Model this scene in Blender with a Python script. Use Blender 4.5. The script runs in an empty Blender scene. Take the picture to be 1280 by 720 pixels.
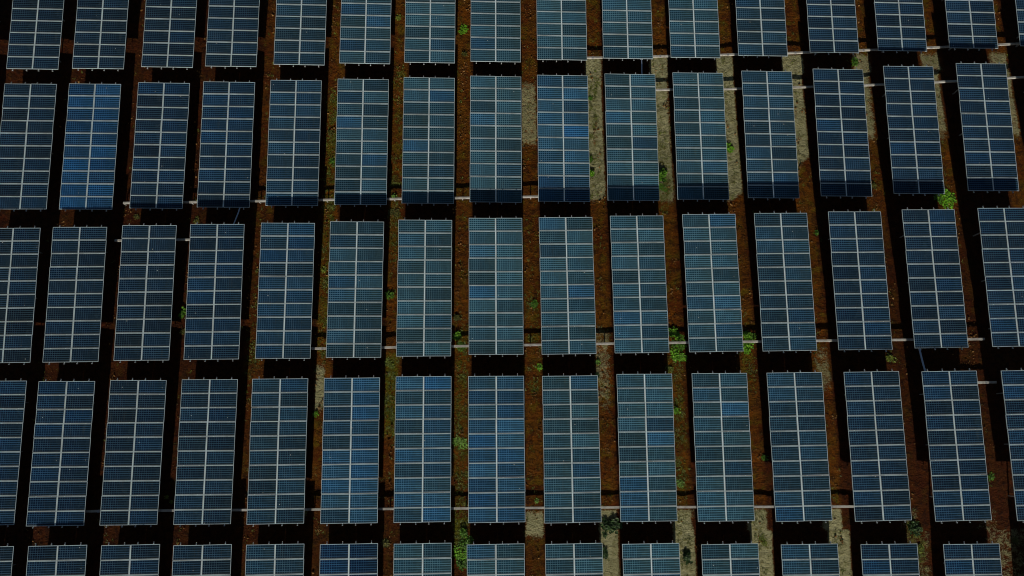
import bpy, bmesh, math, random
from mathutils import Vector, Matrix, Euler, noise
random.seed(11)
C = bpy.context.scene.collection
TILT, SIDE, HC = 0.0948, -0.0483, 1.6       # table pitch, sideways lean, height of a table's middle above the ground
# surveyed table middles: x, y, z, heading
TABLES = {
 1: [(-37.98,34.59,3.25,-0.0037), (-32.77,34.58,3.23,-0.0031), (-27.27,34.66,3.21,-0.0056), (-22.20,34.69,3.19,-0.0058), (-16.77,34.79,3.18,-0.0068), (-11.54,34.83,3.19,-0.0069), (-6.36,34.85,3.19,-0.0062), (-1.10,34.87,3.20,-0.0048), (4.20,34.97,3.21,-0.0032), (9.46,35.01,3.23,-0.0022), (14.81,35.02,3.27,0.0003), (20.19,35.08,3.32,-0.0020), (25.87,35.27,3.37,-0.0013), (31.30,35.35,3.41,-0.0042), (36.97,35.51,3.43,-0.0020)],
 2: [(-38.05,23.22,2.13,-0.0007), (-32.92,23.16,2.15,-0.0029), (-27.47,23.19,2.14,-0.0055), (-22.28,23.21,2.15,-0.0021), (-16.97,23.28,2.18,-0.0029), (-11.63,23.28,2.26,-0.0037), (-6.40,23.29,2.37,-0.0052), (-1.15,23.29,2.48,-0.0067), (4.11,23.26,2.58,-0.0059), (9.42,23.25,2.68,-0.0038), (14.73,23.24,2.79,-0.0021), (20.08,23.25,2.91,-0.0040), (25.59,23.29,3.04,-0.0060), (31.03,23.39,3.19,-0.0012), (36.65,23.52,3.28,-0.0026)],
 3: [(-37.85,11.36,1.74,0.0057), (-32.74,11.36,1.81,0.0029), (-27.44,11.42,1.89,-0.0005), (-22.24,11.43,1.99,0.0018), (-16.89,11.43,2.10,-0.0043), (-11.65,11.44,2.23,-0.0065), (-6.49,11.47,2.37,-0.0050), (-1.19,11.52,2.51,-0.0019), (4.09,11.48,2.65,0.0063), (9.38,11.50,2.79,0.0055), (14.74,11.52,2.92,0.0074), (20.02,11.51,3.05,0.0058), (25.44,11.52,3.17,0.0036), (30.85,11.59,3.29,0.0054), (36.40,11.63,3.36,0.0060)],
 4: [(-37.67,-0.15,1.10,-0.0058), (-32.65,-0.23,1.12,-0.0072), (-27.38,-0.22,1.20,-0.0088), (-22.12,-0.21,1.28,-0.0059), (-16.92,-0.22,1.39,-0.0002), (-11.67,-0.22,1.51,-0.0010), (-6.47,-0.18,1.67,-0.0018), (-1.21,-0.22,1.84,-0.0018), (4.11,-0.27,2.01,0.0004), (9.41,-0.21,2.18,-0.0026), (14.73,-0.23,2.37,-0.0017), (20.02,-0.25,2.57,0.0037), (25.40,-0.26,2.77,0.0051), (30.80,-0.29,2.93,0.0052), (36.35,-0.29,3.00,0.0068)],
 5: [(-37.15,-11.68,0.73,0.0008), (-32.00,-11.65,0.73,0.0011), (-26.88,-11.65,0.73,0.0009), (-21.80,-11.69,0.74,0.0003), (-16.71,-11.69,0.77,-0.0007), (-11.55,-11.70,0.81,-0.0013), (-6.41,-11.71,0.86,-0.0020), (-1.31,-11.80,0.92,-0.0024), (4.12,-11.80,1.00,-0.0017), (9.45,-11.84,1.08,-0.0013), (14.89,-11.90,1.17,-0.0026), (20.35,-11.96,1.25,-0.0052), (25.82,-11.99,1.29,-0.0064), (31.47,-12.04,1.33,-0.0068)],
}
TABLES[1].append((42.60, 35.60, 3.45, -0.002))

def lerp_tab(x, pts):
    if x <= pts[0][0]: return pts[0][1]
    for (a, u), (b, v) in zip(pts, pts[1:]):
        if x <= b: return u + (v - u) * (x - a) / (b - a)
    return pts[-1][1]
ROWZ = {r: [(t[0], t[2]) for t in TABLES[r]] for r in TABLES}
ROWY = [(TABLES[r][7][1], r) for r in (5, 4, 3, 2, 1)]
def ground_z(x, y):
    return lerp_tab(y, [(Y, lerp_tab(x, ROWZ[r])) for Y, r in ROWY]) - HC
def sm(a, b, x):
    t = min(1, max(0, (x - a) / (b - a))); return t * t * (3 - 2 * t)

# ------------------------------------------------------------------ node helpers
def newmat(name):
    m = bpy.data.materials.new(name); m.use_nodes = True
    nt = m.node_tree; nt.nodes.clear()
    return m, nt
class NB:
    def __init__(s, nt): s.nt = nt
    def n(s, typ, **kw):
        nd = s.nt.nodes.new(typ)
        for k, v in kw.items(): setattr(nd, k, v)
        return nd
    def put(s, sock, v):
        if isinstance(v, bpy.types.NodeSocket): s.nt.links.new(v, sock)
        elif v is not None: sock.default_value = v
    def math(s, op, a, b=None, c=None, clamp=False):
        nd = s.n('ShaderNodeMath', operation=op, use_clamp=clamp)
        for i, v in enumerate((a, b, c)):
            if v is not None: s.put(nd.inputs[i], v)
        return nd.outputs[0]
    def mix(s, f, a, b, blend='MIX'):
        nd = s.n('ShaderNodeMix', data_type='RGBA', blend_type=blend)
        s.put(nd.inputs[0], f); s.put(nd.inputs[6], a); s.put(nd.inputs[7], b)
        return nd.outputs[2]
    def noise(s, vec, scale, detail=4, rough=.6, w=None):
        nd = s.n('ShaderNodeTexNoise')
        if vec is not None: s.put(nd.inputs['Vector'], vec)
        nd.inputs['Scale'].default_value = scale; nd.inputs['Detail'].default_value = detail; nd.inputs['Roughness'].default_value = rough
        return nd.outputs[0]
    def ramp(s, f, a, b):
        nd = s.n('ShaderNodeMapRange', interpolation_type='SMOOTHSTEP'); s.put(nd.inputs[0], f)
        nd.inputs[1].default_value = a; nd.inputs[2].default_value = b
        return nd.outputs[0]
    def out(s, color, rough=.8, metal=0., spec=.5, normal=None):
        p = s.n('ShaderNodeBsdfPrincipled'); o = s.n('ShaderNodeOutputMaterial')
        s.put(p.inputs['Base Color'], color); s.put(p.inputs['Roughness'], rough); s.put(p.inputs['Metallic'], metal)
        s.put(p.inputs['Specular IOR Level'], spec)
        if normal is not None: s.nt.links.new(normal, p.inputs['Normal'])
        s.nt.links.new(p.outputs[0], o.inputs[0]); return p
def rgb(r, g, b): return (r, g, b, 1)

# ------------------------------------------------------------------ materials
def mat_cells():
    m, nt = newmat('solar_cells'); b = NB(nt)
    tc = b.n('ShaderNodeTexCoord'); oi = b.n('ShaderNodeObjectInfo')
    sep = b.n('ShaderNodeSeparateXYZ'); nt.links.new(tc.outputs['Object'], sep.inputs[0])
    x, y = sep.outputs[0], sep.outputs[1]
    u = b.math('MULTIPLY_ADD', x, 1 / .1615, 6.0); v = b.math('MULTIPLY_ADD', y, 1 / .1555, 3.0)
    def line(q, w): return b.math('GREATER_THAN', b.math('ABSOLUTE', b.math('SUBTRACT', b.math('FRACT', q), .5)), .5 - w)
    fx, fy = line(u, .095), line(v, .115)
    bus = line(b.math('MULTIPLY', v, 3.0), .08)
    # one shade per crystalline cell
    cv = b.n('ShaderNodeCombineXYZ'); b.put(cv.inputs[0], b.math('FLOOR', u)); b.put(cv.inputs[1], b.math('FLOOR', v)); b.put(cv.inputs[2], b.math('MULTIPLY', oi.outputs['Random'], 91.0))
    wn = b.n('ShaderNodeTexWhiteNoise'); nt.links.new(cv.outputs[0], wn.inputs['Vector'])
    shade = b.math('MULTIPLY_ADD', wn.outputs['Value'], .45, .78)
    base = b.mix(1.0, oi.outputs['Color'], b.n('ShaderNodeCombineColor').outputs[0], 'MULTIPLY')
    cc = nt.nodes[-1] if False else base.node.inputs[7].links[0].from_node
    for i in range(3): b.put(cc.inputs[i], shade)
    # dust film, thicker to one side of each module and in drifts
    off = b.n('ShaderNodeCombineXYZ'); b.put(off.inputs[0], b.math('MULTIPLY', oi.outputs['Random'], 53.0)); b.put(off.inputs[1], b.math('MULTIPLY', oi.outputs['Random'], 29.0))
    va = b.n('ShaderNodeVectorMath', operation='ADD'); nt.links.new(tc.outputs['Object'], va.inputs[0]); nt.links.new(off.outputs[0], va.inputs[1])
    dn = b.noise(va.outputs[0], 1.3, 3, .6)
    grad = b.ramp(b.math('ADD', x, b.math('MULTIPLY', b.math('SUBTRACT', dn, .5), 1.2)), -.35, .85)
    dust = b.math('MULTIPLY_ADD', grad, .42, b.math('MULTIPLY', b.ramp(dn, .4, .75), .12))
    linec = b.mix(.72, b.mix(oi.outputs['Random'], rgb(.085, .13, .17), rgb(.12, .17, .18)), b.mix(1.0, oi.outputs['Color'], rgb(15, 8.4, 6.4), 'MULTIPLY'))
    ln = b.math('MAXIMUM', b.math('MULTIPLY', fx, b.math('SUBTRACT', .75, grad)), b.math('MAXIMUM', b.math('MULTIPLY', fy, .9), b.math('MULTIPLY', bus, .16)), clamp=True)
    col = b.mix(dust, base, b.mix(.78, rgb(.030, .042, .036), b.mix(1.0, oi.outputs['Color'], rgb(4.6, 2.0, .95), 'MULTIPLY')))
    col = b.mix(ln, col, linec)
    low = b.math('MULTIPLY', b.ramp(b.math('ADD', y, b.math('MULTIPLY', b.math('SUBTRACT', dn, .5), .35)), -.28, -.50), .26)
    st = b.n('ShaderNodeMapping'); nt.links.new(va.outputs[0], st.inputs[0]); st.inputs['Scale'].default_value = (9, .7, 1)
    streak = b.math('MULTIPLY', b.ramp(b.noise(st.outputs[0], 1.0, 2, .5), .56, .72), .11)
    col = b.mix(b.math('MAXIMUM', low, streak), col, rgb(.060, .062, .050))
    vor = b.n('ShaderNodeTexVoronoi'); nt.links.new(va.outputs[0], vor.inputs['Vector']); vor.inputs['Scale'].default_value = 1.7
    vs_ = b.n('ShaderNodeSeparateColor'); nt.links.new(vor.outputs['Color'], vs_.inputs[0])
    drop = b.math('MULTIPLY', b.math('LESS_THAN', vor.outputs['Distance'], .055), b.math('GREATER_THAN', vs_.outputs[0], .965))
    col = b.mix(drop, col, rgb(.36, .36, .33))
    edge = b.math('MAXIMUM', b.math('GREATER_THAN', b.math('ABSOLUTE', x), .969), b.math('GREATER_THAN', b.math('ABSOLUTE', y), .4665))
    col = b.mix(edge, col, rgb(.10, .13, .14))
    b.out(col, b.math('MULTIPLY_ADD', dust, .35, .12), 0, .12)
    return m
def mat_metal(name, c, rough=.42, metal=.35, var=.25, scale=1.5):
    m, nt = newmat(name); b = NB(nt); tc = b.n('ShaderNodeTexCoord'); oi = b.n('ShaderNodeObjectInfo')
    g = b.n('ShaderNodeNewGeometry')
    f = b.noise(g.outputs['Position'], scale, 4, .65)
    col = b.mix(b.ramp(f, .3, .75), rgb(*c), rgb(*[q * (1 - var) * w for q, w in zip(c, (1.0, .95, .88))]))
    if name in ('aluminium_frame', 'joint_cover'): col = b.mix(1.0, col, oi.outputs['Color'], 'MULTIPLY')   # object colour carries a painted vignette, dimmer towards the row ends
    b.out(col, rough, metal, .5); return m
def mat_conduit():
    m, nt = newmat('weathered_conduit'); b = NB(nt); g = b.n('ShaderNodeNewGeometry')
    f = b.noise(g.outputs['Position'], 2.2, 5, .7); f2 = b.noise(g.outputs['Position'], 14, 3, .6)
    col = b.mix(b.ramp(f, .35, .7), rgb(.42, .41, .37), rgb(.25, .235, .20))
    col = b.mix(b.math('MULTIPLY', b.ramp(f2, .55, .75), .5), col, rgb(.16, .11, .07))
    b.out(col, .75, 0, .3); return m
def mat_soil():
    m, nt = newmat('soil'); b = NB(nt); g = b.n('ShaderNodeNewGeometry'); pos = g.outputs['Position']
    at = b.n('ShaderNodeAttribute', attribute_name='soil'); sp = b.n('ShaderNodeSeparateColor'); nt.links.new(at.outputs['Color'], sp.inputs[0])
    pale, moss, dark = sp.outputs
    n1 = b.noise(pos, .55, 5, .65); n2 = b.noise(pos, 2.6, 5, .7); n3 = b.noise(pos, 11, 4, .7); n4 = b.noise(pos, 34, 3, .7)
    col = b.mix(b.ramp(n1, .35, .68), rgb(.085, .018, .0008), rgb(.115, .046, .0020))
    n5 = b.noise(b.n('ShaderNodeVectorMath', operation='ADD').outputs[0], 1.15, 3, .55)
    va = n5.node.inputs['Vector'].links[0].from_node; nt.links.new(pos, va.inputs[0]); va.inputs[1].default_value = (31, 17, 5)
    col = b.mix(b.math('MULTIPLY', b.ramp(n5, .54, .66), .8), col, rgb(.165, .048, .0012))
    col = b.mix(b.math('MULTIPLY', b.ramp(n5, .46, .34), .8), col, rgb(.105, .068, .0022))
    col = b.mix(b.math('MULTIPLY', b.ramp(n2, .47, .64), .85), col, rgb(.026, .0085, .0015))
    col = b.mix(b.math('MULTIPLY', b.ramp(n3, .53, .68), .75), col, rgb(.205, .090, .009))
    col = b.mix(b.math('MULTIPLY', b.ramp(n4, .52, .64), .75), col, rgb(.014, .006, .0015))
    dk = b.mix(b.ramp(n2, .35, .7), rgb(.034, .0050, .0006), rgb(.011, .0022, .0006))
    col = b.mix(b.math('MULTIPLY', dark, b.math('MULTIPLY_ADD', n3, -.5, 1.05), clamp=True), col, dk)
    pc = b.mix(b.ramp(n2, .35, .7), rgb(.33, .32, .175), rgb(.19, .178, .080))
    pc = b.mix(b.math('MULTIPLY', b.ramp(n3, .55, .75), .7), pc, rgb(.29, .275, .15))
    pc = b.mix(b.math('MULTIPLY', b.ramp(n4, .60, .72), .7), pc, rgb(.03, .028, .010))
    pm = b.ramp(b.math('ADD', pale, b.math('MULTIPLY', b.math('SUBTRACT', b.math('MULTIPLY_ADD', n3, .4, b.math('MULTIPLY', n2, .6)), .5), 2.4)), .30, .72)
    col = b.mix(pm, col, pc)
    mc = b.mix(b.ramp(n3, .35, .65), rgb(.050, .078, .003), rgb(.125, .105, .006))
    mm = b.ramp(b.math('ADD', moss, b.math('MULTIPLY', b.math('SUBTRACT', b.math('MULTIPLY_ADD', n3, .5, b.math('MULTIPLY', n2, .5)), .5), 2.6)), .38, .70)
    col = b.mix(b.math('MULTIPLY', mm, .9), col, mc)
    hsum = b.math('ADD', b.math('MULTIPLY', n2, .9), b.math('ADD', b.math('MULTIPLY', n3, .35), b.math('MULTIPLY', n4, .14)))
    bp = b.n('ShaderNodeBump'); bp.inputs['Strength'].default_value = 1.0; bp.inputs['Distance'].default_value = .42
    nt.links.new(hsum, bp.inputs['Height'])
    b.out(col, .95, 0, .1, bp.outputs[0]); return m
def mat_leaf(name):
    m, nt = newmat(name); b = NB(nt); oi = b.n('ShaderNodeObjectInfo'); g = b.n('ShaderNodeNewGeometry')
    r = b.math('MULTIPLY_ADD', g.outputs['Random Per Island'], .9, .5)
    cc = b.n('ShaderNodeCombineColor')
    for i in range(3): b.put(cc.inputs[i], r)
    col = b.mix(1.0, oi.outputs['Color'], cc.outputs[0], 'MULTIPLY')
    p = b.out(col, .6, 0, .3)
    return m
def mat_stone():
    m, nt = newmat('clods'); b = NB(nt); g = b.n('ShaderNodeNewGeometry')
    col = b.mix(g.outputs['Random Per Island'], rgb(.05, .016, .003), rgb(.22, .12, .04))
    b.out(col, .95, 0, .1); return m
def mat_plain(name, c, rough=.6):
    m, nt = newmat(name); b = NB(nt); g = b.n('ShaderNodeNewGeometry')
    f = b.noise(g.outputs['Position'], 5, 3, .6)
    b.out(b.mix(f, rgb(*c), rgb(*[q * .7 for q in c])), rough, 0, .4); return m
M = dict(cells=mat_cells(), frame=mat_metal('aluminium_frame', (.47, .57, .60), .45, .04, .30, .9), rail=mat_metal('galvanised_rail', (.52, .54, .54)),
         post=mat_metal('galvanised_post', (.36, .37, .37), .5, .5), back=mat_plain('backsheet', (.55, .56, .56)), strip=mat_metal('joint_cover', (.47, .57, .60), .45, .04, .25, 1.1),
         conduit=mat_conduit(), soil=mat_soil(), leaf=mat_leaf('weed_leaves'), stone=mat_stone(), pipe=mat_plain('grey_blue_pipe', (.30, .36, .46), .35),
         dry=mat_leaf('dry_grass'))

# ------------------------------------------------------------------ mesh helpers
def box(bm, x0, x1, y0, y1, z0, z1, mi=0, bev=0):
    r = bmesh.ops.create_cube(bm, size=1)
    vs = r['verts']
    bmesh.ops.scale(bm, verts=vs, vec=(x1 - x0, y1 - y0, z1 - z0)); bmesh.ops.translate(bm, verts=vs, vec=((x0 + x1) / 2, (y0 + y1) / 2, (z0 + z1) / 2))
    fs = set(f for v in vs for f in v.link_faces)
    for f in fs: f.material_index = mi
    if bev: bmesh.ops.bevel(bm, geom=list({e for v in vs for e in v.link_edges}), offset=bev, segments=2, affect='EDGES')
def obj(name, bm, mats, parent=None):
    me = bpy.data.meshes.new(name); bm.to_mesh(me); bm.free()
    for m in (mats if isinstance(mats, list) else [mats]): me.materials.append(m)
    o = bpy.data.objects.new(name, me); C.objects.link(o); o.parent = parent
    return o
def empty(name, loc, rz=0):
    o = bpy.data.objects.new(name, None); o.empty_display_size = .3; C.objects.link(o)
    o.location = loc; o.rotation_euler = (0, 0, rz); return o
def tag(o, label, cat, group=None):
    o['label'] = label; o['category'] = cat
    if group: o['group'] = group
    return o
def children_of(o): return KIDS.get(o.name, [])
def tube(bm, pts, r, seg=8):
    rings = []
    for i, p in enumerate(pts):
        p = Vector(p); a = Vector(pts[max(0, i - 1)]); c = Vector(pts[min(len(pts) - 1, i + 1)])
        q = (c - a).to_track_quat('Z', 'Y')
        rings.append([bm.verts.new(p + q @ Vector((r * math.cos(2 * math.pi * k / seg), r * math.sin(2 * math.pi * k / seg), 0))) for k in range(seg)])
    for A, B in zip(rings, rings[1:]):
        for k in range(seg): bm.faces.new((A[k], A[(k + 1) % seg], B[(k + 1) % seg], B[k]))
    bm.faces.new(rings[0][::-1]); bm.faces.new(rings[-1])

# ------------------------------------------------------------------ ground sheet
def axis(a, b, step, far):
    v = []; x = a
    while x <= b + 1e-6: v.append(x); x += step
    lo, d = a, step
    L, H = [], []
    lo, hi, d = a, b, step
    while lo > -far: d *= 1.6; lo -= d; hi += d; L.append(lo); H.append(hi)
    return L[::-1] + v + H
def painted_table_shade(x, y):
    # shade below the tables painted into the soil colour, deepening the cast shadows
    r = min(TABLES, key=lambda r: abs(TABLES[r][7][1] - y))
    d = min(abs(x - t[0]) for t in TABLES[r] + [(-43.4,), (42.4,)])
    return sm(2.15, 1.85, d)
def soil_masks(x, y):
    w = noise.noise(Vector((x * .35, y * .35, 3))) * 1.6
    pale = 0
    if y > 12:
        low = 18.7 + 4.5 * sm(19, 27, x) + w
        pale = sm(3.3, 4.6, x) * sm(low - .6, low + .8, y) * sm(31.0, 30.6, y) * (1 - .38 * sm(21, 30, x))
        pale = max(pale, .62 * sm(22.5, 24, y) * sm(29.5, 28, y) * sm(0, .8, x) * sm(3.4, 2.6, x))
    else:
        pale = sm(3.6, 5.0, x) * sm(25.5, 23.5, x) * sm(-4.55, -4.85, y) * .95
        pale = max(pale, .8 * sm(0, .7, x) * sm(3, 2, x) * sm(-4.5, -4.9, y) * sm(-7, -6, y))
        pale = max(pale, .42 * sm(26.5, 28, x) * sm(-4.5, -5.0, y))
        pale = max(pale, .72 * sm(-15.6, -15, x) * sm(-13.9, -14.3, x) * sm(2.2, 3, y) * sm(6.6, 5.6, y))
        pale = max(pale, .45 * sm(22, 22.6, x) * sm(24, 23.4, x) * sm(3, 4, y) * sm(7.2, 6.6, y))
        pale = max(pale, .50 * sm(5.5, 6, x) * sm(7.5, 7, x) * sm(1, 4, y) * sm(9.5, 8, y))
    moss = 0
    for cx, y0, y1, s in ((-9.2, .5, 7.0, .62), (-3.9, -8, 9, .42), (-14.6, 6.5, 28, .46), (-9.2, 14, 30, .34), (12.1, -8, 8, .36), (17.6, 4, 8, .45), (1.7, 3, 11, .30), (6.4, 19, 29, .34), (-19.7, 4, 14, .25), (-3.9, -7.5, -4.8, .7), (28.6, -9, -5, .5), (17.6, -8, -5, .4), (11.9, 18, 24, .4)):
        moss = max(moss, s * sm(1.0, .5, abs(x - cx)) * sm(y0 - .8, y0 + .8, y) * sm(y1 + .8, y1 - .8, y))
    dark = max(sm(-15.5, -24, x), .9 * sm(23, 28, x) * sm(18, 14, y), .75 * sm(-1.5, -4, y) * sm(10, -6, x))  # red soil, plus a vignette towards the sides painted into its colour
    u = painted_table_shade(x, y)
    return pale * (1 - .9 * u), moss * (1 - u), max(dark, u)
xs = axis(-50, 50, .25, 420); ys = axis(-22, 46, .25, 420)
verts = []; cols = []
for y in ys:
    for x in xs:
        inn = -50 <= x <= 50 and -22 <= y <= 46
        z = ground_z(x, y)
        if inn:
            z += .05 * noise.noise(Vector((x * .8, y * .8, 0))) + .05 * noise.noise(Vector((x * 2.1, y * 2.1, 5)))
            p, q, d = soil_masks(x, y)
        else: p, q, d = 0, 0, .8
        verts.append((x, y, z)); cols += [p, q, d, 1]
nx = len(xs); faces = [(j * nx + i, j * nx + i + 1, (j + 1) * nx + i + 1, (j + 1) * nx + i) for j in range(len(ys) - 1) for i in range(nx - 1)]
me = bpy.data.meshes.new('ground'); me.from_pydata(verts, [], faces)
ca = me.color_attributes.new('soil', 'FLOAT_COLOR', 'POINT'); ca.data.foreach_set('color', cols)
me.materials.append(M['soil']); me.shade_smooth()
ground = bpy.data.objects.new('ground', me); C.objects.link(ground); ground['kind'] = 'structure'

# ------------------------------------------------------------------ one solar table with all its parts
nx_ = Vector((1, 0, SIDE)); ny_ = Vector((0, math.cos(TILT), math.sin(TILT))).normalized()
nx_ = (nx_ - ny_ * nx_.dot(ny_)).normalized(); nz_ = nx_.cross(ny_)
PLANE = Matrix((nx_, ny_, nz_)).transposed().to_4x4(); PLANE.translation = (0, 0, HC)
PQ = PLANE.to_quaternion()
W, L, ML, MW, T = 4.0, 10.2, 1.978, 1.0, .04
KIDS = {}
def under(parent, o):
    KIDS.setdefault(parent.name, []).append(o); return o
root = empty('solar_table', (0, 0, 0))
def module_plate():
    bm = bmesh.new()
    a, c = ML / 2 - .010, MW / 2 - .010
    box(bm, -a, a, -c, c, -.012, -.006, 0)
    for f in bm.faces:
        if f.normal.z < -.5: f.material_index = 1
    return bm
def module_frame():
    bm = bmesh.new(); a, c, w = ML / 2, MW / 2, .029
    box(bm, -a, a, c - w, c, -T, 0); box(bm, -a, a, -c, -c + w, -T, 0)
    box(bm, -a, -a + w, -c + w, c - w, -T, 0); box(bm, a - w, a, -c + w, c - w, -T, 0)
    return bm
plate0 = frame0 = None
for j in range(10):
    for i in (0, 1):
        if plate0 is None:
            p = obj('solar_panel', module_plate(), [M['cells'], M['back']], root); f = obj('frame', module_frame(), M['frame'], p); plate0, frame0 = p, f
        else:
            p = plate0.copy(); f = frame0.copy(); C.objects.link(p); C.objects.link(f); p.parent = root; f.parent = p
        loc = PLANE @ Vector(((i - .5) * (W - ML), (4.5 - j) * (L - MW) / 9, 0))
        p.location = loc; p.rotation_mode = 'QUATERNION'; p.rotation_quaternion = PQ
        under(root, p); under(p, f)
def plane_part(name, bm, m):
    o = obj(name, bm, m, root); o.location = PLANE.translation; o.rotation_mode = 'QUATERNION'; o.rotation_quaternion = PQ
    return under(root, o)
for u in (.115, .385, .615, .885):
    bm = bmesh.new(); x = (u - .5) * W
    box(bm, x - .022, x + .022, -L / 2 - .15, L / 2 + .17, -T - .065, -T - .003)
    box(bm, x - .034, x + .034, -L / 2 - .15, -L / 2 - .10, -T - .066, -T + .030)     # end clamp
    box(bm, x - .026, x + .026, L / 2 + .04, L / 2 + .08, -T - .066, -T + .026)
    plane_part('rail', bm, M['rail'])
bm = bmesh.new(); box(bm, -(W / 2 - ML) + .003, (W / 2 - ML) - .003, -L / 2 + .01, L / 2 - .01, -.030, -.006); plane_part('joint_strip', bm, M['strip'])
for y in (-3.6, 0, 3.6):
    bm = bmesh.new(); box(bm, -1.75, 1.75, y - .05, y + .05, -T - .17, -T - .068); plane_part('cross_beam', bm, M['post'])
    for x in (-1.1, 1.1):
        top = PLANE @ Vector((x, y, -T - .172)); bm = bmesh.new()
        box(bm, top.x - .05, top.x + .05, top.y - .035, top.y + .035, -.55, top.z, bev=.008)
        box(bm, top.x - .12, top.x + .12, top.y - .09, top.y + .09, top.z - .012, top.z)
        under(root, obj('post', bm, M['post'], root))
        
ORD = 'first second third fourth fifth sixth seventh eighth ninth tenth eleventh twelfth thirteenth fourteenth fifteenth sixteenth'.split()
ROWN = {1: 'the row cut off by the top of the photo', 2: 'the second row from the top', 3: 'the third row from the top', 4: 'the fourth row from the top', 5: 'the row cut off by the bottom of the photo'}
ROWS = {1: 'top row', 2: 'second row', 3: 'third row', 4: 'fourth row', 5: 'bottom row'}
BLUE = {(2, 1): .78, (2, 2): .46, (2, 3): .40, (2, 0): .2, (5, 5): 1.25, (4, 0): .5, (4, 1): .45, (3, 3): .4, (3, 4): .35, (4, 7): .45, (2, 4): .3, (2, 8): .35, (5, 1): .2, (3, 9): .15, (4, 5): .4, (4, 6): .35}
def tint(r, c):
    k = BLUE.get((r, c), .12); n = random.random()
    f = k * (.55 + .75 * n) + (.35 * random.random() if random.random() < .16 else 0)
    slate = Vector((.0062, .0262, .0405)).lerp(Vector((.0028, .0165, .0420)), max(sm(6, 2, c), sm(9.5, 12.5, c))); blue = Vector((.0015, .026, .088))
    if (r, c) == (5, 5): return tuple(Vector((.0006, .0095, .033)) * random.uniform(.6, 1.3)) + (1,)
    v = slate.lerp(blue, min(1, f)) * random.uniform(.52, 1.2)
    v = v * (1 - .66 * sm(6.5, 2.0, c) * (1 if k < .6 else .3) - .50 * sm(9.5, 12.5, c))  # vignette painted into the panel colour, darker towards both row ends
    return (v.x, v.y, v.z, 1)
def set_table(o, x, y, z, rz, r, c):
    o.location = (x, y, z - HC); o.rotation_euler = (0, 0, rz)
    look = 'dark slate blue solar table'
    b_ = BLUE.get((r, c), 0)
    if b_ > 1.1: look = 'deep navy solar table'
    elif b_ >= .6: look = 'bright blue solar table'
    elif b_ >= .4: look = 'medium blue solar table'
    if r == 2 and c >= 3: look += ' with shaded lower end'
    tag(o, '%s, %s from the left in %s' % (look, ORD[c], ROWS[r]), 'solar panel', 'tilted solar panel tables standing in five rows')
    edge_dim = 1.32 - .50 * max(sm(6, 1.5, c), .8 * sm(10, 13, c))  # edge darkening of a vignette put into the metal tone
    for k in KIDS[o.name]:
        for q in [k] + KIDS.get(k.name, []):
            if q.name.startswith(('frame', 'joint_strip')): q.color = (edge_dim, edge_dim, edge_dim, 1)
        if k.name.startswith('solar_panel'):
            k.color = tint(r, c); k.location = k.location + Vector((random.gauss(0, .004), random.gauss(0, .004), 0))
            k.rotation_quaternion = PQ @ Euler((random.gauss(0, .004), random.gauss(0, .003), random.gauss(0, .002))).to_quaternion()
TABLES[5][:3] = [(x, y, z - .09, a) for x, y, z, a in TABLES[5][:3]]
first = True
OUT = {(1, -1): (-43.3, 34.55, 3.25, -.002), (2, -1): (-43.4, 23.2, 2.12, -.001), (2, 15): (42.35, 23.6, 3.33, -.002), (5, 14): (37.1, -12.1, 1.36, -.006)}
for r in (1, 2, 3, 4, 5):
    for c, (x, y, z, rz) in enumerate(TABLES[r]):
        if first: o = root; first = False
        else:
            o = root.copy(); C.objects.link(o)
            for k in KIDS[root.name]:
                d = k.copy(); C.objects.link(d); d.parent = o; under(o, d)
                for g in KIDS.get(k.name, []):
                    e = g.copy(); C.objects.link(e); e.parent = d
        set_table(o, x, y, z, rz, r, c)

for (r, c), (x, y, z, rz) in OUT.items():       # the rows run on past the photo; these neighbours shade ground that is in it
    o = root.copy(); C.objects.link(o)
    for k in KIDS[root.name]:
        d = k.copy(); C.objects.link(d); d.parent = o; under(o, d)
        for g in KIDS.get(k.name, []):
            e = g.copy(); C.objects.link(e); e.parent = d
    set_table(o, x, y, z, rz, r, max(c, 0))
    o['label'] = 'slate blue solar table beyond the %s end of the %s, outside the photo' % ('left' if c < 0 else 'right', ROWS[r])

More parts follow.
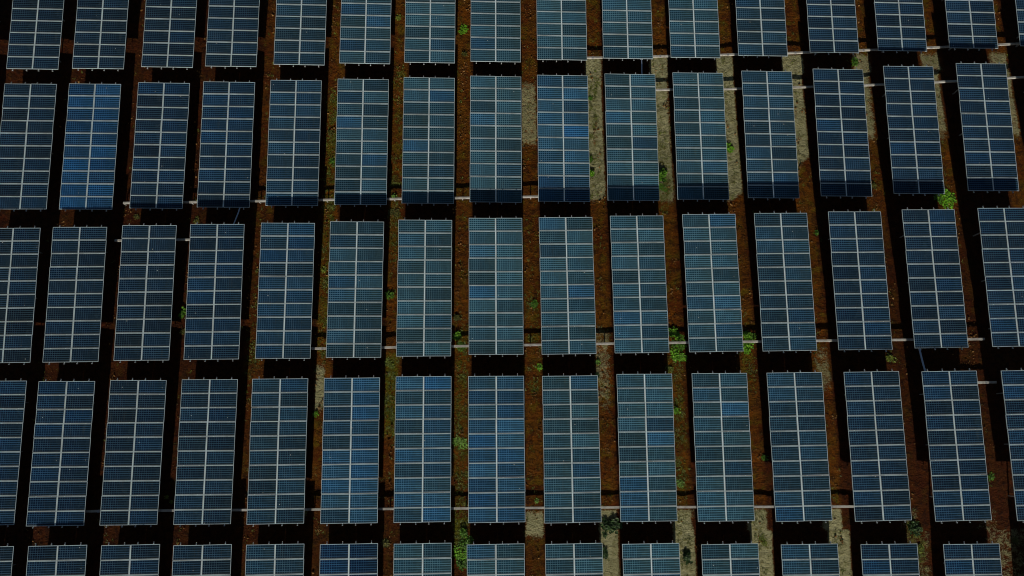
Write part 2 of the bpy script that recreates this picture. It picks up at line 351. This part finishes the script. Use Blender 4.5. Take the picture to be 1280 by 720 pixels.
# ------------------------------------------------------------------ cable conduits across the aisles
def conduit(pts, label, lift=.43):
    t = empty('cable_conduit', (pts[0][0], pts[0][1], ground_z(*pts[0]))); tag(t, label, 'cable conduit', 'pale cable conduits running under the tables')
    o0 = Vector(t.location); bm = bmesh.new(); path = []
    n = max(2, int((pts[-1][0] - pts[0][0]) / 2.65))
    for i in range(n + 1):
        x = pts[0][0] + (pts[-1][0] - pts[0][0]) * i / n
        y = lerp_tab(x, pts); path.append(Vector((x, y, ground_z(x, y) + lift + .015 * math.sin(i * 2.3))) - o0)
    hw, hh = .085, .05
    rings = [[bm.verts.new(p + Vector((0, s * hw, q * hh))) for s, q in ((-1, -1), (1, -1), (1, 1), (-1, 1))] for p in path]
    for A, B in zip(rings, rings[1:]):
        for k in range(4): bm.faces.new((A[k], B[k], B[(k + 1) % 4], A[(k + 1) % 4]))
    bm.faces.new(rings[0]); bm.faces.new(rings[-1][::-1]); bmesh.ops.recalc_face_normals(bm, faces=bm.faces)
    bmesh.ops.bevel(bm, geom=[e for e in bm.edges if abs(e.verts[0].co.x - e.verts[1].co.x) > .5], offset=.012, segments=2, affect='EDGES')
    obj('trunking', bm, M['conduit'], t)
    for p, q in list(zip(path, path[1:])):
        m_ = p.lerp(q, .37); bm = bmesh.new(); box(bm, m_.x - .07, m_.x + .07, m_.y - .097, m_.y + .097, m_.z - .062, m_.z + .062, bev=.008); obj('coupling', bm, M['post'], t)
    for p in path[::2]:
        bm = bmesh.new(); box(bm, p.x - .04, p.x + .04, p.y - .05, p.y + .05, p.z - lift - .15, p.z - hh - .002); obj('support', bm, M['post'], t)
CON = [([(3.0, 30.58), (12.54, 30.63), (22.89, 30.72), (34.53, 31.0), (44.0, 31.35)], 'pale conduit crossing the aisles at the lower end of the top row'),
       ([(9.8, 27.72), (17.5, 27.67), (29.0, 27.78), (34.74, 27.95), (44, 28.45)], 'pale conduit crossing the aisles near the upper end of the second row'),
       ([(-30.55, 18.87), (-14.4, 18.9), (1.32, 18.86), (4.2, 18.86)], 'pale conduit crossing the aisles at the lower end of the second row'),
       ([(-30.9, 15.81), (-23.6, 15.8)], 'short pale conduit near the upper end of the third row at left'),
       ([(-15.3, 7.2), (7.1, 7.27), (23, 7.27), (34.6, 7.24)], 'pale conduit crossing the aisles at the lower end of the third row'),
       ([(-31.2, -4.4), (7, -4.42), (24.3, -4.48)], 'pale conduit crossing the aisles at the lower end of the fourth row'),
       ([(32.6, 4.09), (35.0, 4.09)], 'short pale conduit end near the upper end of the fourth row at right')]
for p, l in CON: conduit(p, l)

# riser pipes bridging the gap between two tables
def corner(r, c, u, v, dz=0):
    x, y, z, rz = TABLES[r][c]
    p = PLANE @ Vector((u * W / 2, v * L / 2, dz)); p = Matrix.Rotation(rz, 3, 'Z') @ p
    return Vector((x + p.x, y + p.y, z - HC + p.z))
for (ra, ca_, rb, cb, u, lab) in ((3, 13, 4, 13, -.80, 'grey blue pipe bridging the gap between third and fourth rows at right'), (1, 9, 2, 9, .55, 'thin grey pipe bridging the gap between top and second rows'), (2, 3, 3, 3, .62, 'thin grey pipe bridging the gap between second and third rows at left')):
    A = corner(ra, ca_, u, -.99, -.12); B = corner(rb, cb, u - (.02 if u < 0 else .06), .985, -.12)
    t = empty('cable_pipe', tuple(A)); tag(t, lab, 'cable pipe', 'pipes carrying cables between table rows')
    bm = bmesh.new(); d = B - A
    tube(bm, [(0, .5, -.03), (0, 0, 0), tuple(d * .35 + Vector((.01, 0, -.03))), tuple(d * .7 + Vector((.0, 0, -.03))), tuple(d), tuple(d + Vector((0, -.5, -.03)))], .062 if u < 0 else .045, 10); obj('pipe', bm, M['pipe'], t)
    bm = bmesh.new(); box(bm, -.09, .09, -.04, .04, -.075, .075, bev=.01); obj('bracket', bm, M['rail'], t)

# ------------------------------------------------------------------ weeds in the aisles
def weed_mesh(seed, rad, hgt, n, ls):
    rnd = random.Random(seed); bm = bmesh.new()
    lobes = [(rnd.uniform(-.45, .45) * rad, rnd.uniform(-.45, .45) * rad, rnd.uniform(.5, 1)) for _ in range(4)]
    for _ in range(n):
        lx, ly, s = rnd.choice(lobes); a = rnd.uniform(0, 6.283); d = rad * .62 * s * math.sqrt(rnd.random())
        p = Vector((lx + d * math.cos(a), ly + d * math.sin(a), 0)); p.z = max(.01, hgt * s * (1 - (d / rad) ** 2) * rnd.uniform(.25, 1))
        l = ls * rnd.uniform(.6, 1.35); w = l * rnd.uniform(.28, .45); q = Euler((rnd.uniform(-.2, .95), rnd.uniform(-.35, .35), rnd.uniform(0, 6.283))).to_quaternion()
        vs = [bm.verts.new(p + q @ Vector(v)) for v in ((0, 0, 0), (w, l * .45, .03), (0, l, -.03), (-w, l * .45, .03))]
        bm.faces.new(vs)
    for lx, ly, s in lobes:
        for k in range(2):
            tx, ty = lx + rnd.uniform(-.1, .1), ly + rnd.uniform(-.1, .1)
            tube(bm, [(lx * .4, ly * .4, -.05), (lx * .8, ly * .8, hgt * s * .4), (tx, ty, hgt * s * .85)], .008, 4)
    return bm
protos = []
for k, (rad, hgt, n, ls) in enumerate(((.55, .42, 190, .17), (.42, .50, 130, .15), (.62, .28, 210, .15), (.36, .30, 90, .13), (.50, .60, 160, .20))):
    bm = weed_mesh(40 + k, rad, hgt, n, ls); me = bpy.data.meshes.new('weed'); bm.to_mesh(me); bm.free(); me.materials.append(M['leaf']); protos.append(me)
GR = {'bright green': (.16, .40, .015), 'mid green': (.085, .22, .010), 'dark green': (.035, .085, .014), 'yellow green': (.19, .24, .025), 'olive': (.12, .12, .018), 'pale green': (.22, .42, .06)}
# x, y, look, mesh, size
WEEDS = [(12.35, 7.3, 'mid green', 2, 1.1), (17.75, 7.5, 'mid green', 2, .9), (-4.0, 7.3, 'mid green', 2, .75), (-9.2, 6.1, 'yellow green', 2, .8), (-3.55, -6.8, 'mid green', 2, 1.0), (33.2, 18.35, 'mid green', 0, .9), (11.95, 19.6, 'mid green', 2, .7), (-3.7, -8.2, 'mid green', 0, .9), (-3.89, 33.5, 'bright green', 0, .85), (-9.27, 34.64, 'yellow green', 3, .9), (-3.76, 31.31, 'olive', 1, .8), (-14.51, 24.81, 'olive', 3, 1.), (-14.35, 22.23, 'mid green', 3, 1.),
 (-9.30, 19.29, 'pale green', 3, .8), (-9.19, 17.82, 'olive', 2, .8), (6.45, 27.37, 'mid green', 3, .8), (6.3, 22.04, 'mid green', 1, .9), (6.38, 20.81, 'bright green', 1, .9),
 (11.8, 20.6, 'mid green', 4, 1.25), (17.42, 22.85, 'bright green', 0, .95), (28.34, 19.44, 'olive', 3, 1.), (33.57, 18.16, 'bright green', 2, 1.35), (28.02, 30.05, 'mid green', 1, 1.1),
 (23.4, 15.6, 'mid green', 3, .8), (-9.32, 11.32, 'mid green', 0, .8), (-4.09, 8.06, 'bright green', 1, 1.0), (-4.15, 9.52, 'olive', 3, 1.), (1.75, 10.41, 'mid green', 1, .9), (1.95, 5.58, 'bright green', 3, 1.),
 (6.39, 6.0, 'pale green', 3, .8), (12.0, 7.95, 'bright green', 0, .95), (12.35, 6.45, 'bright green', 2, 1.05), (11.75, 5.34, 'yellow green', 3, .95), (17.4, 7.9, 'bright green', 1, .9), (17.58, 6.9, 'bright green', 2, .85),
 (12.02, 2.41, 'bright green', 3, 1.1), (27.85, 6.01, 'yellow green', 3, 1.2), (-3.94, .1, 'pale green', 2, .95), (-14.66, 2.42, 'bright green', 3, .9), (11.9, -2.81, 'pale green', 2, .72),
 (7.0, -5.55, 'dark green', 0, 1.25), (6.45, -6.4, 'dark green', 3, .9), (6.5, -7.54, 'dark green', 4, .8), (-3.62, -6.1, 'mid green', 1, .9), (-3.81, -7.47, 'bright green', 2, 1.0), (-9.31, -6.89, 'olive', 1, .9),
 (12.2, -7.95, 'dark green', 4, 1.05), (-25.5, -3.53, 'yellow green', 3, .55), (-25.1, -3.85, 'yellow green', 3, .5), (28.58, -6.03, 'dark green', 0, 1.1), (28.83, -7.4, 'yellow green', 1, .9), (34.02, -2.54, 'mid green', 3, 1.),
 (35.6, -6.91, 'olive', 3, 1.), (-25.2, 10.07, 'mid green', 4, .8), (-25.25, 8.71, 'olive', 3, .9), (-15.2, -4.7, 'olive', 3, .8), (-14.61, 13.3, 'yellow green', 3, .9), (18.15, -1.01, 'mid green', 3, .9),
 (1.59, -4.0, 'pale green', 3, .7), (-29.6, 17.8, 'olive', 3, .8), (-24.9, 17.48, 'olive', 3, .9), (6.3, 4.94, 'dark green', 3, .8), (17.81, -6.78, 'yellow green', 2, .7)]
def where(x, y):
    r = min(TABLES, key=lambda r: abs(TABLES[r][7][1] - y)); ty = TABLES[r][7][1]
    if abs(y - ty) > 5.1: r2 = r
    c = max([i for i, t in enumerate(TABLES[r]) if t[0] < x], default=-1)
    v = (y - ty) / 5.1
    band = 'beyond its upper end' if v > 1 else 'beyond its lower end' if v < -1 else 'near the upper end' if v > .5 else 'upper half' if v > .12 else 'middle' if v > -.25 else 'lower half' if v > -.6 else 'near the lower end'
    return r, c, band
SPECIAL = {(12.35, 7.3): 'mid green weed touching the conduit right of tenth table in third row', (12.0, 7.95): 'bright green weed just above the conduit right of tenth table in third row',
 (12.35, 6.45): 'bright green weed just below the conduit right of tenth table in third row', (17.75, 7.5): 'mid green weed touching the conduit right of eleventh table in third row',
 (17.4, 7.9): 'bright green weed just above the conduit right of eleventh table in third row', (17.58, 6.9): 'bright green weed just below the conduit right of eleventh table in third row',
 (-3.55, -6.8): 'mid green weed beside the upper right corner of seventh table in bottom row', (-3.7, -8.2): 'lowest mid green weed right of seventh table, by the bottom of the photo',
 (-25.5, -3.53): 'left of two small yellow green weeds right of third table in fourth row', (-25.1, -3.85): 'right of two small yellow green weeds right of third table in fourth row'}
SIZE = lambda s: 'small ' if s < .85 else 'large ' if s > 1.15 else ''
for x, y, look, mi, s in WEEDS:
    r, c, band = where(x, y)
    o = bpy.data.objects.new('weed', protos[mi]); C.objects.link(o)
    o.location = (x, y, ground_z(x, y) - .02); o.rotation_euler = (0, 0, random.uniform(0, 6.28)); o.scale = (s, s * random.uniform(.85, 1.2), s * random.uniform(.4, .6))
    g = GR[look]; k = random.uniform(.85, 1.15); o.color = (*[q * k * (.66 if 'bright' in look or 'pale' in look else .62) for q in g], 1)
    lab = '%s%s weed right of %s table in %s, %s' % (SIZE(s), look, ORD[c], ROWS[r], band)
    lab = SPECIAL.get((x, y), lab)
    tag(o, lab, 'weed', 'weeds growing in the aisles')

# ------------------------------------------------------------------ uncountable ground litter in the aisles
AISX = [(-40.4, -35)] 
def aisles(r):
    t = TABLES[r]; return [((a[0] + b[0]) / 2) for a, b in zip(t, t[1:])]
rnd = random.Random(5)
vs, fs = [], []
OCT = ((1, 0, 0), (0, 1, 0), (-1, 0, 0), (0, -1, 0), (0, 0, 1), (0, 0, -.6)); OF = ((0, 1, 4), (1, 2, 4), (2, 3, 4), (3, 0, 4), (1, 0, 5), (2, 1, 5), (3, 2, 5), (0, 3, 5))
for r in TABLES:
    y0 = TABLES[r][7][1]
    for ax in aisles(r):
        hubs = [(rnd.gauss(0, .35), rnd.uniform(-5.9, 5.9), rnd.uniform(.15, .9)) for _ in range(6)]
        for _ in range(120):
            hb = rnd.choice(hubs); x = ax + hb[0] + rnd.gauss(0, .45 * hb[2]); y = y0 + hb[1] + rnd.gauss(0, 1.1 * hb[2]); s = .022 + .085 * rnd.random() ** 3.5
            z = ground_z(x, y) + .01; b0 = len(vs); q = Euler((rnd.random() * 3, rnd.random() * 3, rnd.random() * 3)).to_quaternion()
            for v in OCT: vs.append(tuple(Vector((x, y, z)) + q @ (Vector(v) * s * rnd.uniform(.6, 1.3))))
            fs += [tuple(b0 + i for i in f) for f in OF]
me = bpy.data.meshes.new('stones'); me.from_pydata(vs, [], fs); me.materials.append(M['stone'])
o = bpy.data.objects.new('stones', me); C.objects.link(o); o['kind'] = 'stuff'; tag(o, 'loose stones and clods of earth strewn along the aisles', 'stones')
vs, fs = [], []
for r in TABLES:
    y0 = TABLES[r][7][1]
    for ax in aisles(r):
        for _ in range(900):
            x = ax + rnd.gauss(0, .38); y = y0 + rnd.uniform(-5.9, 5.9)
            p, q, d = soil_masks(x, y)
            if rnd.random() > max(0, (q * 1.25 + .035) * (.25 + 1.9 * max(0, noise.noise(Vector((x * 1.1, y * 1.1, 9))) + .12)) + p * .05): continue
            for k in range(rnd.randint(4, 9)):
                a = rnd.uniform(0, 6.283); l = rnd.uniform(.06, .17); bx, by = x + rnd.uniform(-.09, .09), y + rnd.uniform(-.09, .09); z = ground_z(bx, by) - .01
                w = .020; dx, dy = math.cos(a), math.sin(a); b0 = len(vs)
                vs += [(bx - dy * w, by + dx * w, z), (bx + dy * w, by - dx * w, z), (bx + dx * l, by + dy * l, z + rnd.uniform(.03, .12))]; fs.append((b0, b0 + 1, b0 + 2))
me = bpy.data.meshes.new('dry_grass'); me.from_pydata(vs, [], fs); me.materials.append(M['dry'])
o = bpy.data.objects.new('ground_cover', me); C.objects.link(o); o.color = (.085, .105, .010, 1); o['kind'] = 'stuff'; tag(o, 'sparse olive grass blades growing along the aisles', 'ground cover')

# ------------------------------------------------------------------ light
EL, AZ = math.radians(19.0), math.radians(1.6)
w = bpy.data.worlds.new('World'); bpy.context.scene.world = w; w.use_nodes = True; nt = w.node_tree
sky = nt.nodes.new('ShaderNodeTexSky'); sky.sky_type = 'NISHITA'; sky.sun_disc = False; sky.sun_elevation = EL; sky.sun_rotation = math.pi + AZ
bg = nt.nodes['Background']; nt.links.new(sky.outputs[0], bg.inputs[0]); bg.inputs[1].default_value = .05
sd = bpy.data.lights.new('sun', 'SUN'); sd.energy = 5.0; sd.angle = math.radians(.5); sd.color = (1, .93, .82)
so = bpy.data.objects.new('sun', sd); C.objects.link(so)
so.rotation_euler = Vector((math.sin(AZ) * math.cos(EL), math.cos(AZ) * math.cos(EL), -math.sin(EL))).to_track_quat('-Z', 'Y').to_euler(); so.location = (0, -60, 40)

# ------------------------------------------------------------------ camera
P, RO = 0.2259317, -0.0097129
fwd = Vector((0, math.sin(P), -math.cos(P))); rt = Vector((1, 0, 0)); up = rt.cross(fwd)
R_ = rt * math.cos(RO) + up * math.sin(RO); U_ = up * math.cos(RO) - rt * math.sin(RO)
cd = bpy.data.cameras.new('camera'); cd.sensor_width = 36; cd.lens = 36 * 853.33 / 1280; cd.clip_end = 2000
co = bpy.data.objects.new('camera', cd); C.objects.link(co)
mw = Matrix((R_, U_, -fwd)).transposed().to_4x4(); mw.translation = (0, 0, 51.717); co.matrix_world = mw
sc = bpy.context.scene; sc.camera = co
sc.cycles.filter_width = 1.05; sc.view_settings.view_transform = 'Standard'; sc.view_settings.look = 'None'; sc.view_settings.exposure = 0
